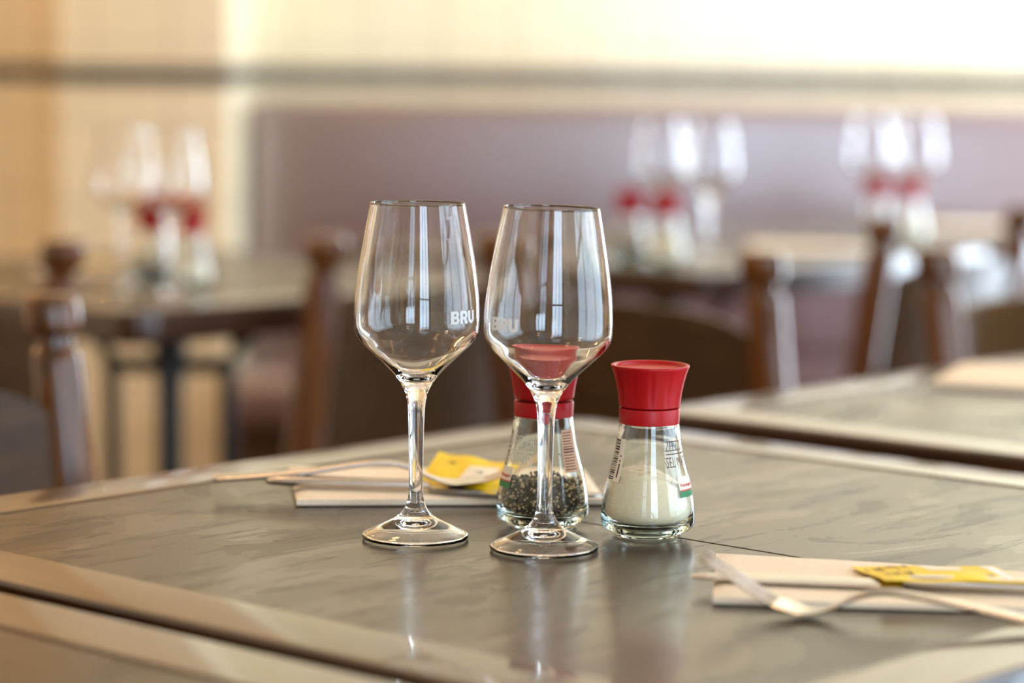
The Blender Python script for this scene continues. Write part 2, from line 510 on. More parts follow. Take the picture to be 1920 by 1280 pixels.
def make_table(label, loc, group=None):
    t = thing('dining_table', label, 'table', loc, ANG, group)
    h = S / 2; z1 = TABLE_Z; th = 0.040; b = 0.0035
    bm = bmesh.new()
    loops = [rsq(h - BORD, 0.0015, z1 - 0.012)]
    loops.append(rsq(h - BORD, 0.0015, z1 - 0.001)); loops.append(rsq(h - BORD + 0.001, 0.002, z1))
    for i in range(6):
        a = math.pi / 2 * i / 5
        loops.append(rsq(h - b + b * math.sin(a), 0.030 + b * math.sin(a), z1 - b + b * math.cos(a)))
    for i in range(4):
        a = math.pi / 2 * i / 3
        loops.append(rsq(h - 0.004 + 0.004 * math.cos(a), 0.030 + 0.004 * math.cos(a), z1 - th + 0.004 - 0.004 * math.sin(a)))
    loops.append(rsq(h - BORD, 0.0015, z1 - th))
    rows = loft(bm, loops, False, False)
    # close ring underneath between inner loops
    a, c = rows[0], rows[-1]
    for i in range(len(a)):
        j = (i + 1) % len(a)
        bm.faces.new((c[i], c[j], a[j], a[i]))
    obj('wooden_rim', bm, M['wood'], t, angle=35)
    q = h - BORD - 0.0012
    for s in (-1, 1):
        bm = bmesh.new()
        add_box(bm, (s * (q / 2 + 0.0003), 0, z1 - 0.0095), (q - 0.0008, 2 * q, 0.017), bevel=0.0008, seg=1)
        obj('slate_slab', bm, M['slate'], t)
    bm = bmesh.new(); add_box(bm, (0, 0, z1 - 0.030), (2 * q, 2 * q, 0.02)); obj('tabletop_underside', bm, M['wood'], t)
    # cast iron pedestal: four rods round a post, braces flaring to the top
    bm = bmesh.new()
    lathe(bm, [(0, 0.03), (0.03, 0.03), (0.019, 0.10), (0.017, 0.60), (0.024, 0.66), (0.019, 0.708), (0, 0.708)], 20)
    obj('post', bm, M['iron'], t, angle=40)
    for k in range(4):
        a = math.pi / 2 * k + math.pi / 4
        d = Vector((math.cos(a), math.sin(a), 0))
        bm = bmesh.new()
        pts = [d * 0.20 + Vector((0, 0, 0.71))] + [d * (0.20 - 0.125 * math.sin(u * math.pi / 2)) + Vector((0, 0, 0.705 - 0.075 * (1 - math.cos(u * math.pi / 2)) )) for u in (0.25, 0.5, 0.75, 1.0)]
        pts += [d * 0.074 + Vector((0, 0, z)) for z in (0.5, 0.3, 0.10)] + [d * 0.12 + Vector((0, 0, 0.05)), d * 0.26 + Vector((0, 0, 0.02))]
        tube(bm, pts, 0.0105, 8)
        tube(bm, [d * 0.012 + Vector((0, 0, 0.632)), d * 0.074 + Vector((0, 0, 0.632))], 0.011, 8)
        obj('leg', bm, M['iron'], t, smooth=True)
    return t


tc_main = FAR - UU * S / 2 + NN * S / 2
main_table = make_table('foreground slate table with brown wooden rim, carrying the two large wine glasses', tc_main)
# right neighbour, beyond a narrow gap
GAPR = 0.068
dup(main_table, tc_main + UU * (S + GAPR) + NN * 0.025, ANG,
    'slate table at the right edge behind the salt grinder, one napkin on it')
dup(main_table, tc_main - UU * (S + 0.018) + NN * 0.02, ANG,
    'slate table at the bottom left corner, nearly touching the foreground table')
CB_L = Vector((-0.443, 3.385, 0)); CB_M = Vector((0.232, 4.00, 0))
CB_R = CB_M + UU * 0.74
dup(main_table, CB_L, ANG, 'blurred table on black iron legs at the left, in front of the tiled column')
dup(main_table, CB_M, ANG, 'blurred table in front of the bench, right of the foreground wine glasses')
dup(main_table, CB_R, ANG, 'farthest blurred table at the right edge, close to the bench')


# ------------------------------------------------------------------ chairs
def make_chair(label, loc, rotz):
    """faces local +y; origin on the floor below the seat centre"""
    t = thing('tavern_chair', label, 'chair', loc, rotz, 'dark wooden chairs round the tables')
    W2, YB0, YB1 = 0.19, -0.155, -0.215
    ZT = 0.83
    for s in (-1, 1):
        bm = bmesh.new()
        prof = [(0.0, 0.0), (0.016, 0.0), (0.019, 0.02), (0.021, 0.40), (0.0225, 0.60), (0.0215, 0.775), (0.020, 0.783), (0.0160, 0.786), (0.0, 0.7862)]
        knob = [(0.0, 0.7862), (0.0160, 0.7862), (0.0160, 0.795), (0.020, 0.797), (0.0235, 0.799), (0.0250, 0.804), (0.0250, 0.820), (0.0238, 0.826), (0.020, 0.8295), (0.0, 0.830)]
        lean = lambda p: Vector((p.x + s * W2, p.y + YB0 + (YB1 - YB0) * max(0, (p.z - 0.43)) / 0.40 - 0.02 * max(0, (0.43 - p.z)) / .43, p.z))
        lathe(bm, prof, 16, lean)
        bp = obj('back_post', bm, M['chair'], t, angle=40)
        bm = bmesh.new(); lathe(bm, knob, 20, lean); obj('post_knob', bm, M['chair'], bp, angle=40)
        bm = bmesh.new()
        lathe(bm, [(0, 0), (0.016, 0), (0.021, 0.1), (0.023, 0.38), (0.023, 0.425), (0, 0.425)], 16, lambda p: p + Vector((s * 0.185, 0.19, 0)))
        obj('front_leg', bm, M['chair'], t, angle=40)
        bm = bmesh.new(); tube(bm, [(s * 0.188, -0.155, 0.18), (s * 0.185, 0.175, 0.18)], 0.011, 8); obj('side_stretcher', bm, M['chair'], t, smooth=True)
    # solid curved back panel
    bm = bmesh.new(); n = 20; loops = []
    for i in range(n + 1):
        u = -1 + 2 * i / n
        x = u * 0.176
        bow = -0.028 * (1 - u * u)
        zt = 0.745 + 0.018 * (1 - abs(u) ** 3) - 0.012 * (abs(u) ** 6)
        zb = 0.56 - 0.012 * (1 - u * u)
        loop = []
        for (zz, off) in ((zb, 0), (zb, 1), (zt, 1), (zt, 0)):
            yl = YB0 + (YB1 - YB0) * (zz - 0.43) / 0.40
            loop.append(Vector((x, yl + bow + (0.009 if off else -0.009), zz)))
        loops.append(loop)
    loft(bm, loops)
    bmesh.ops.bevel(bm, geom=[e for e in bm.edges if abs((e.verts[0].co - e.verts[1].co).x) > 0.004], offset=0.003, segments=2, affect='EDGES')
    obj('back_panel', bm, M['panel'], t, angle=50)
    bm = bmesh.new(); add_box(bm, (0, -0.158, 0.50), (0.36, 0.014, 0.035), bevel=0.003); obj('lower_rail', bm, M['chair'], t)
    # seat, slightly waisted
    bm = bmesh.new()
    outl = []
    for k in range(40):
        a = 2 * math.pi * k / 40
        ex = 0.28
        c, s_ = math.cos(a), math.sin(a)
        x = 0.215 * math.copysign(abs(c) ** ex, c); y = 0.215 * math.copysign(abs(s_) ** ex, s_)
        outl.append((x * (1.0 + 0.10 * y), y))
    lps = []
    for ins, z in ((0.012, 0.420), (0.0, 0.427), (0.0, 0.442), (0.010, 0.452), (0.05, 0.450), (0.12, 0.447)):
        k = 1 - ins / 0.215
        lps.append([Vector((x * k, y * k, z)) for x, y in outl])
    loft(bm, lps)
    obj('seat', bm, M['chair'], t, angle=50)
    bm = bmesh.new(); tube(bm, [(-0.18, 0.19, 0.26), (0.18, 0.19, 0.26)], 0.012, 8); obj('front_stretcher', bm, M['chair'], t, smooth=True)
    return t


def chair_place(p_left, p_right):
    """origin and rotation of a chair whose post tops, seen from behind, stand at p_left and p_right"""
    a = Vector((p_left[0], p_left[1], 0)); b = Vector((p_right[0], p_right[1], 0))
    ex = (b - a).normalized(); rz = math.atan2(ex.y, ex.x)
    ey = Vector((-ex.y, ex.x, 0))
    return (a + b) / 2 + ey * 0.215, rz


def pt(px, y): return (at_depth(px, y), y)


def along(p, d, k=0.38): return (p[0] + d.x * k, p[1] + d.y * k)


p = pt(90, 2.2)                                   # near chair on the left; faces NN
loc, rz = chair_place(along(p, UU, 0.0), along(p, -UU))
chair0 = make_chair('dark wooden chair nearest the camera, its round-topped post at the left edge', loc, rz)
p = pt(116, 2.85)                                 # faces -NN
loc, rz = chair_place(along(p, -UU), p); dup(chair0, loc, rz, 'wooden chair at the left edge, behind the nearest post and before the left table')
p = pt(612, 2.97)                                 # faces -NN
loc, rz = chair_place(p, along(p, UU)); dup(chair0, loc, rz, 'dark wooden chair seen between the left table and the left wine glass')
p = pt(1441, 2.80)                                # faces UU, panel runs left
loc, rz = chair_place(along(p, -NN, 0.40), p); dup(chair0, loc, rz, 'wooden chair with solid brown back directly behind the salt grinder')
p = pt(1755, 2.88)
loc, rz = chair_place(along(p, UU), p); dup(chair0, loc, rz, 'wooden chair with glossy orange-brown post top near the right edge')
p = pt(1672, 3.47); q = pt(1905, 3.74)
loc, rz = chair_place(p, q); dup(chair0, loc, rz, 'darker wooden chair facing the bench tables, behind the orange-brown chair post')


# ------------------------------------------------------------------ text and flat print
def text_mesh(s, bold=0.0, spacing=1.0):
    cu = bpy.data.curves.new('txt', 'FONT'); cu.body = s; cu.size = 1.0; cu.offset = bold; cu.space_character = spacing
    cu.resolution_u = 6
    o = bpy.data.objects.new('txt', cu); COL.objects.link(o)
    bpy.context.view_layer.update()
    me = bpy.data.meshes.new_from_object(o)
    bpy.data.objects.remove(o)
    vs = [v.co.copy() for v in me.vertices]; fs = [tuple(p.vertices) for p in me.polygons]
    x0 = min(v.x for v in vs); x1 = max(v.x for v in vs); y0 = min(v.y for v in vs); y1 = max(v.y for v in vs)
    vs = [((v.x - x0) / (x1 - x0), (v.y - y0) / (y1 - y0)) for v in vs]
    bpy.data.meshes.remove(me)
    return vs, fs


def grid_shape(nx=12, ny=4):
    vs = [(i / nx, j / ny) for j in range(ny + 1) for i in range(nx + 1)]
    fs = [(j * (nx + 1) + i, j * (nx + 1) + i + 1, (j + 1) * (nx + 1) + i + 1, (j + 1) * (nx + 1) + i) for j in range(ny) for i in range(nx)]
    return vs, fs


def wrap(name, shape, rfun, a0, a1, z0, z1, mat, parent, off=0.00015, xf=None, thick=0.00006):
    """lay a unit-square shape on a surface of revolution between angles (deg, 0 = facing the camera, + = right)"""
    vs, fs = shape
    bm = bmesh.new(); V = []
    for x, y in vs:
        z = z0 + (z1 - z0) * y
        a = math.radians(a0 + (a1 - a0) * x)
        r = rfun(z) + off
        p = Vector((r * math.sin(a), -r * math.cos(a), z))
        V.append(bm.verts.new(xf(p) if xf else p))
    for f in fs:
        try: bm.faces.new([V[i] for i in f])
        except ValueError: pass
    return obj(name, bm, mat, parent)


# ------------------------------------------------------------------ wine glasses
outer = [(3.10, 0.0), (3.14, 0.10), (3.13, 0.20), (2.98, 0.31), (2.00, 0.76), (1.22, 1.16), (0.84, 1.50), (0.56, 1.98),
         (0.45, 2.5), (0.415, 3.3), (0.43, 5.0), (0.46, 6.6), (0.51, 7.7), (0.62, 8.4), (0.85, 8.95), (1.18, 9.45),
         (1.60, 9.92), (2.15, 10.45), (2.80, 11.07), (3.32, 11.60), (3.62, 12.15), (3.69, 12.8), (3.67, 13.6), (3.60, 14.5), (3.41, 16.0),
         (3.14, 17.6), (2.92, 18.8), (2.765, 19.62)]
inner = [(2.665, 19.62), (2.81, 18.8), (3.03, 17.6), (3.30, 16.0), (3.49, 14.5), (3.56, 13.6), (3.575, 12.8), (3.50, 12.2), (3.20, 11.70),
         (2.66, 11.15), (1.98, 10.55), (1.35, 10.02), (0.85, 9.62), (0.42, 9.42), (0.0, 9.36)]
oc = [(v.x / 100, v.y / 100) for v in catmull([(r, z) for r, z in outer], 5)]
ic = [(max(0, v.x / 100), v.y / 100) for v in catmull([(r, z) for r, z in inner], 5)]
rimc = (2.715, 19.62)
rim = [((rimc[0] + 0.05 * math.cos(a)) / 100, (rimc[1] + 0.055 * math.sin(a)) / 100) for a in [math.pi * k / 6 for k in range(1, 6)]]
under = [(v.x / 100, v.y / 100) for v in catmull([(0.0, 0.94), (0.4, 0.92), (0.8, 0.84), (1.2, 0.74), (2.0, 0.49), (2.65, 0.20), (2.88, 0.06), (2.98, 0.0)], 4)]
GPROF = under + oc + rim + ic
outer_tab = [(z, r) for r, z in oc if z > 0.08]


def glass_r(z): return interp_lin(outer_tab, z)


def block_letters():
    # heavy slab capitals drawn as outlines with holes, then triangulated
    def arc(cx, cy, rx, ry, a0, a1, n=8):
        return [(cx + rx * math.cos(math.radians(a0 + (a1 - a0) * k / n)), cy + ry * math.sin(math.radians(a0 + (a1 - a0) * k / n))) for k in range(n + 1)]
    B = ([(0, 0)] + arc(0.62, 0.28, 0.36, 0.28, -90, 60) + arc(0.60, 0.76, 0.34, 0.24, -40, 90) + [(0, 1)],
         [(0.36, 0.19)] + arc(0.56, 0.29, 0.07, 0.10, -90, 90, 5) + [(0.36, 0.39)], [(0.36, 0.62)] + arc(0.54, 0.71, 0.06, 0.09, -90, 90, 5) + [(0.36, 0.80)])
    Rr = ([(0, 0), (0.34, 0), (0.34, 0.34), (0.44, 0.34), (0.62, 0), (1.02, 0), (0.78, 0.42)] + arc(0.60, 0.69, 0.37, 0.31, -50, 90) + [(0, 1)],
          [(0.34, 0.55)] + arc(0.54, 0.67, 0.08, 0.12, -90, 90, 5) + [(0.34, 0.79)])
    Uu = ([(0, 1)] + arc(0.48, 0.40, 0.48, 0.42, 180, 360, 14) + [(0.96, 1), (0.62, 1)] + arc(0.48, 0.40, 0.14, 0.16, 0, -180, 8) + [(0.34, 1)],)
    vs, fs = [], []
    for k, L in enumerate((B, Rr, Uu)):
        cu = bpy.data.curves.new('l', 'CURVE'); cu.dimensions = '2D'; cu.fill_mode = 'BOTH'
        for pl in L:
            sp = cu.splines.new('POLY'); sp.points.add(len(pl) - 1); sp.use_cyclic_u = True
            for q, (x, y) in zip(sp.points, pl): q.co = (x + k * 1.06, y, 0, 1)
        o = bpy.data.objects.new('l', cu); COL.objects.link(o); bpy.context.view_layer.update()
        me = bpy.data.meshes.new_from_object(o); bpy.data.objects.remove(o)
        b0 = len(vs)
        vs += [(v.co.x / 3.08, v.co.y) for v in me.vertices]; fs += [tuple(i + b0 for i in p.vertices) for p in me.polygons]
        bpy.data.meshes.remove(me)
    return vs, fs


BRU = block_letters()


def make_glass(label, loc, lean, logo, group='tall wine glasses'):
    """lean: slight askew bow of the stem and bowl (m per m2)"""
    xf = (lambda p: Vector((p.x * (1 - 0.0) + lean * p.z * p.z, p.y, p.z - 2 * lean * p.z * p.x)))
    bm = bmesh.new(); lathe(bm, GPROF, 96, xf)
    g = obj('wine_glass', bm, M['glass'], None, smooth=True)
    g.location = loc
    tag(g, label, 'glass', group)
    wrap('printed_logo', BRU, glass_r, logo[0], logo[1], logo[2], logo[3], M['print_white'], g, xf=xf)
    return g


GL = ground(779, 1006.5); GR = ground(1020, 1028)
gl = make_glass('left one of the two tall foreground wine glasses, white lettering at its right side', GL, 0.0, (33.5, 64, 0.1288, 0.1362), 'the two foreground wine glasses')
gr = make_glass('right one of the two tall foreground wine glasses, before the pepper grinder', GR, 0.055, (-60, -28, 0.1278, 0.1352), 'the two foreground wine glasses')

# ------------------------------------------------------------------ salt and pepper grinders
jar_out = [(1.95, 0.0), (2.10, 0.06), (2.14, 0.16), (2.22, 0.22), (2.60, 0.45), (2.77, 0.72), (2.80, 1.0), (2.77, 1.6), (2.68, 2.3), (2.50, 3.2), (2.27, 4.0),
           (2.07, 4.8), (1.93, 5.6), (1.86, 6.1), (1.80, 6.5), (1.74, 6.75), (1.70, 7.1)]
jar_in = [(1.50, 7.1), (1.55, 6.75), (1.62, 6.4), (1.70, 6.0), (1.80, 5.4), (1.93, 4.7), (2.12, 3.95), (2.34, 3.15), (2.51, 2.3), (2.59, 1.6), (2.55, 1.15),
          (2.35, 0.85), (1.90, 0.66), (1.0, 0.60), (0.0, 0.62)]
jo = [(v.x / 100, v.y / 100) for v in catmull(jar_out, 4)]
ji = [(max(0, v.x / 100), v.y / 100) for v in catmull(jar_in, 4)]
jar_tab = [(z, r) for r, z in jo]
jin_tab = sorted([(z, r) for r, z in ji])


def jar_r(z): return interp_lin(jar_tab, z)
def jar_in_r(z): return interp_lin(jin_tab, z)


def make_grinder(name, label, loc, groove):
    t = thing(name, label, 'grinder', loc, 0, 'salt and pepper grinders on the foreground table')
    bm = bmesh.new()
    lathe(bm, [(0, 0.0022), (0.016, 0.0018), (0.0185, 0.0)] + jo + ji, 80)
    jar = obj('glass_jar', bm, M['jar'], t, smooth=True)
    bm = bmesh.new()
    lathe(bm, [(0.0175, 0.0672), (0.0178, 0.0670), (0.0179, 0.0682), (0.0181, 0.0752), (0.0179, 0.0760), (0.0170, 0.0762), (0.0120, 0.0762), (0.0120, 0.0722), (0.0170, 0.0722), (0.0175, 0.0672)], 72)
    obj('collar', bm, M['red'], t, angle=40)
    bm = bmesh.new()
    zg = 0.0766 + groove
    seg = 96
    prof = [(0.0, zg), (0.0172, zg), (0.0181, zg + 0.0006), (0.0184, 0.080), (0.0190, 0.085), (0.0201, 0.0905), (0.0217, 0.0965), (0.0228, 0.0995), (0.0233, 0.1008), (0.0232, 0.1014), (0.0226, 0.1017), (0.0216, 0.1016), (0.0209, 0.1008), (0.0205, 0.0990)]
    rows = lathe(bm, prof, seg)
    for ri in range(3, 7):
        for i, v in enumerate(rows[ri]):
            if i % 8 == 0:
                k = 1 - 0.0005 / math.hypot(v.co.x, v.co.y); v.co.x *= k; v.co.y *= k
    obj('grinder_head', bm, M['red'], t, angle=50)
    bm = bmesh.new(); lathe(bm, [(0.0, 0.0993), (0.0195, 0.0991), (0.0204, 0.0996), (0.0204, 0.0986), (0, 0.0984)], 64)
    obj('top_disc', bm, M['redtop'], t, angle=40)['label'] = 'sunken orange-red disc in the cap top'
    return t, jar


PS = ground(1214, 1001); PP = ground(1017, 984)
salt, saltjar = make_grinder('salt_grinder', 'salt grinder with flared red cap and white salt inside, right of the wine glasses', PS, 0.0)
pepper, pepperjar = make_grinder('pepper_grinder', 'pepper grinder with red cap and black peppercorns, behind the right wine glass', PP, 0.0008)
GS = grid_shape()
rect = lambda nm, a0, a1, z0, z1, m, par, off=0.00012: wrap(nm, GS, jar_r, a0, a1, z0, z1, m, par, off)
# salt: lettering, logo, barcode label
wrap('lettering', text_mesh('ZEEZOUT', -0.008, 1.05), jar_r, 26, 80, 0.0522, 0.0582, M['print_brown'], saltjar)
rect('printed_line', 27, 80, 0.0502, 0.0508, M['print_brown'], saltjar)
wrap('lettering', text_mesh('SEL MARIN', -0.008, 1.05), jar_r, 26, 86, 0.0428, 0.0488, M['print_brown'], saltjar)


def logo(par, a0, a1, z0, z1):
    rect('printed_logo', a0, a1, z0, z1, M['label_paper'], par)
    h = z1 - z0
    rect('printed_logo', a0, a1, z0, z0 + 0.30 * h, M['print_green'], par, 0.0002)
    rect('printed_logo', a0, a1, z0 + 0.30 * h, z0 + 0.36 * h, M['print_red'], par, 0.00024)
    wrap('lettering', text_mesh('Verstegen', 0.02, 1.0), jar_r, a0 + 1.5, a1 - 1.5, z0 + 0.46 * h, z0 + 0.68 * h, M['print_red'], par, 0.00026)


logo(saltjar, 43, 80, 0.0252, 0.0372)
rect('paper_label', -80, -48, 0.0335, 0.0585, M['label_paper'], saltjar)
zz = 0.0345
while zz < 0.0570:
    w = random.choice([0.0004, 0.0007, 0.0010])
    rect('printed_bar', -78, -62, zz, zz + w, M['print_dark'], saltjar, 0.0002)
    zz += w + random.choice([0.0004, 0.0006, 0.0009])
rect('printed_bar', -56.5, -53.5, 0.036, 0.0440, M['print_brown'], saltjar, 0.0002)
rect('printed_bar', -56.5, -53.5, 0.0450, 0.0462, M['print_brown'], saltjar, 0.0002)
rect('printed_bar', -56.5, -53.5, 0.0480, 0.0490, M['print_brown'], saltjar, 0.0002)
# pepper
wrap('lettering', text_mesh('ZW.PEPER', -0.008, 1.0), jar_r, -86, -15, 0.0497, 0.0565, M['print_cream'], pepperjar)
rect('printed_line', -80, -17, 0.0470, 0.0478, M['print_cream'], pepperjar)
wrap('lettering', text_mesh('P.NOIR', -0.008, 1.0), jar_r, -76, -17, 0.0392, 0.0455, M['print_cream'], pepperjar)
logo(pepperjar, -84, -50, 0.0250, 0.0375)
rect('paper_label', 33, 63, 0.0352, 0.0602, M['label_pink'], pepperjar)
for k in range(14):
    rect('printed_bar', 35, 60 + random.uniform(-5, 1), 0.0367 + k * 0.00165, 0.0367 + k * 0.00165 + (0.0009 if k in (6, 7) else 0.0005), M['print_brown'], pepperjar, 0.0002)

# salt filling: a slumped heap, higher on the left
bm = bmesh.new(); nr, na = 14, 64
def heap(x, y):
    d = math.hypot(x + 0.003, y)
    return 0.0395 - 0.45 * max(0, x - 0.001) - 0.15 * max(0, -x - 0.012) - 6.0 * d * d * 0.5 + 0.0006 * math.sin(x * 600) * math.cos(y * 500)
cols = []
for i in range(na):
    a = 2 * math.pi * i / na
    prof = [(0.0, 0.0068)]
    # climb the inside wall until it meets the heap
    z = 0.0070; side = []
    for k in range(60):
        r = jar_in_r(z) - 0.0004
        if z > heap(r * math.cos(a), r * math.sin(a)): break
        side.append((r, z)); z += 0.0006
    m = 16
    pts = [(0.0, 0.0066), (0.010, 0.0066)] + [side[int(k * (len(side) - 1) / (m - 1))] for k in range(m)]
    rt, zt = side[-1]
    for k in range(1, nr):
        r = rt * (1 - k / nr); pts.append((r, heap(r * math.cos(a), r * math.sin(a))))
    pts.append((0, heap(0, 0)))
    cols.append([(r * math.cos(a), r * math.sin(a), z) for r, z in pts])
np_ = len(cols[0])
c0 = bm.verts.new(cols[0][0]); c1 = bm.verts.new(cols[0][-1])
rowsv = [[bm.verts.new(c[k]) for c in cols] for k in range(1, np_ - 1)]
for i in range(na):
    j = (i + 1) % na
    bm.faces.new((c0, rowsv[0][j], rowsv[0][i])); bm.faces.new((rowsv[-1][i], rowsv[-1][j], c1))
    for A, B in zip(rowsv[:-1], rowsv[1:]): bm.faces.new((A[i], A[j], B[j], B[i]))
o = obj('salt', bm, M['salt'], None, smooth=True); o.location = PS
tag(o, 'heap of coarse white salt inside the right-hand grinder jar', 'salt', kind='stuff')

# peppercorns
bm = bmesh.new()
ico = bmesh.new(); bmesh.ops.create_icosphere(ico, subdivisions=1, radius=1.0)
iv = [v.co.copy() for v in ico.verts]; ifc = [[v.index for v in f.verts] for f in ico.faces]; ico.free()
cell = {}
placed = []
def try_place(p, r):
    key = tuple(int(c / 0.003) for c in p)
    for dx in (-1, 0, 1):
        for dy in (-1, 0, 1):
            for dz in (-1, 0, 1):
                for q, rq in cell.get((key[0] + dx, key[1] + dy, key[2] + dz), ()):
                    if (q - p).length < (r + rq) * 0.80: return False
    cell.setdefault(key, []).append((p, r)); placed.append((p, r)); return True
tries = 0
while tries < 60000 and len(placed) < 2600:
    tries += 1
    z = random.uniform(0.0075, 0.0300); a = random.uniform(0, 2 * math.pi)
    r = random.uniform(0.0006, 0.0012) if random.random() < 0.7 else random.uniform(0.0012, 0.0017)
    rm = jar_in_r(z) - r - 0.0002
    rr = rm * math.sqrt(random.uniform(0.35, 1.0)) if random.random() < 0.75 else rm * math.sqrt(random.random())
    x, y = rr * math.cos(a), rr * math.sin(a)
    if z > 0.0285 + 0.0012 * math.sin(x * 260 + 1) + 0.001 * math.cos(y * 310): continue
    try_place(Vector((x, y, z)), r)
# dark core so that no light shows through the middle of the pile
lathe(bm, [(0, 0.0072), (0.018, 0.0080), (0.0225, 0.012), (0.0225, 0.018), (0.021, 0.0255), (0.018, 0.0268), (0, 0.027)], 32)
for p_, r_ in placed:
    R_ = Matrix.Rotation(random.uniform(0, 6.28), 3, Vector((random.random() - .5, random.random() - .5, random.random() - .5)).normalized())
    sc = Vector((r_ * random.uniform(.75, 1.25), r_ * random.uniform(.75, 1.2), r_ * random.uniform(.7, 1.1)))
    V = [bm.verts.new(p_ + R_ @ Vector((v.x * sc.x, v.y * sc.y, v.z * sc.z)) * random.uniform(.85, 1.1)) for v in iv]
    mi = 1 if random.random() < 0.36 else 0
    for f in ifc:
        ff = bm.faces.new([V[k] for k in f]); ff.material_index = mi
me = bpy.data.meshes.new('peppercorns'); bm.to_mesh(me); bm.free()
o = new_obj('peppercorns', me, [M['corn'], M['corn2']]); o.location = PP
tag(o, 'cracked black peppercorns filling the lower part of the left grinder jar', 'pepper', kind='stuff')


# ------------------------------------------------------------------ napkins
def quad_point(c, u, v):
    """bilinear in corners (back-left, back-right, front-right, front-left); v 0 = back"""
    return (c[0] * (1 - u) + c[1] * u) * (1 - v) + (c[3] * (1 - u) + c[2] * u) * v


def make_napkin(label, corners, th, layers=3, seed=1, group='folded paper napkins'):
    """corners on the table plane; origin at the middle"""
    rnd = random.Random(seed)
    C = sum(corners, Vector()) / 4
    loc = [c - C for c in corners]
    bm = bmesh.new()
    nu, nv = 36, 12
    lt = th / layers
    for L in range(layers):
        sh = [rnd.uniform(0, 0.0009) for _ in range(4)]
        cs = [p * (1 - s * 8) for p, s in zip(loc, sh)] if L else loc
        z0 = L * lt
        def surf(u, v, top):
            p = quad_point(cs, u, v)
            e = min(u, 1 - u) * 0.20; ev = min(v, 1 - v) * 0.10
            edge = min(1.0, min(e, ev) / 0.0022)
            round_ = math.sqrt(max(0.0, 1 - (1 - edge) ** 2))
            mid = z0 + lt / 2
            h = lt / 2 * (0.25 + 0.75 * round_) if top else lt / 2
            wv = 0.0004 * (L + 0.6) * (math.sin(u * 7 + L + seed) * math.sin(v * 3 + 1) + 1)
            return Vector((p.x, p.y, mid + (h if top else -h) + (wv if (top or L) else 0)))
        top = [[bm.verts.new(surf(i / nu, j / nv, True)) for i in range(nu + 1)] for j in range(nv + 1)]
        bot = [[bm.verts.new(surf(i / nu, j / nv, False)) for i in range(nu + 1)] for j in range(nv + 1)]
        for j in range(nv):
            for i in range(nu):
                bm.faces.new((top[j][i], top[j + 1][i], top[j + 1][i + 1], top[j][i + 1]))
                bm.faces.new((bot[j][i], bot[j][i + 1], bot[j + 1][i + 1], bot[j + 1][i]))
        for i in range(nu):
            bm.faces.new((top[0][i], top[0][i + 1], bot[0][i + 1], bot[0][i])); bm.faces.new((top[nv][i], bot[nv][i], bot[nv][i + 1], top[nv][i + 1]))
        for j in range(nv):
            bm.faces.new((top[j][0], bot[j][0], bot[j + 1][0], top[j + 1][0])); bm.faces.new((top[j][nu], top[j + 1][nu], bot[j + 1][nu], bot[j][nu]))
    me = bpy.data.meshes.new('napkin'); bm.to_mesh(me); bm.free()
    for p_ in me.polygons: p_.use_smooth = True
    me.set_sharp_from_angle(angle=math.radians(60))
    o = new_obj('napkin', me, M['napkin'])
    o.location = C
    return tag(o, label, 'napkin', group)


napA_th = 0.0050
napA = make_napkin('folded cream napkin under cutlery behind the left wine glass', [ground(541, 884), ground(1095, 889), ground(1134, 945), ground(556, 947)], napA_th, 1, 3)
napB_th = 0.0040
brb = ground(1343, 1045); brf = ground(1336, 1131)
dirB = (ground(1900, 1079) - brb).normalized()
napB = make_napkin('folded cream napkin under fork and knife at the lower right', [brb, brb + dirB * 0.205, brf + (ground(1850, 1147) - brf).normalized() * 0.205, brf], napB_th, 1, 5)
cN = [ground(1745, 724), ground(1800, 690), ground(2080, 700), ground(2040, 742)]
make_napkin('folded cream napkin lying on the right-hand neighbouring table', cN, 0.006, 1, 8)


# ------------------------------------------------------------------ cutlery
def strip(bm, st, n=12):
    """st: list of (x, y, z, half width, half thickness, cup) -> lofted flattened tube; cup lifts the sides"""
    loops = []
    for i, (x, y, z, w, t_, cup) in enumerate(st):
        a = Vector(st[max(0, i - 1)][:3]); b = Vector(st[min(len(st) - 1, i + 1)][:3])
        tg = (b - a).normalized(); side = Vector((0, 1, 0)); up = side.cross(tg) * -1
        lp = []
        for k in range(n):
            th = 2 * math.pi * k / n
            c, s = math.cos(th), math.sin(th)
            c = math.copysign(abs(c) ** 0.8, c); s = math.copysign(abs(s) ** 0.8, s)
            lp.append(Vector((x, y, z)) + side * w * c + up * (t_ * s + cup * c * c))
        loops.append(lp)
    loft(bm, loops)


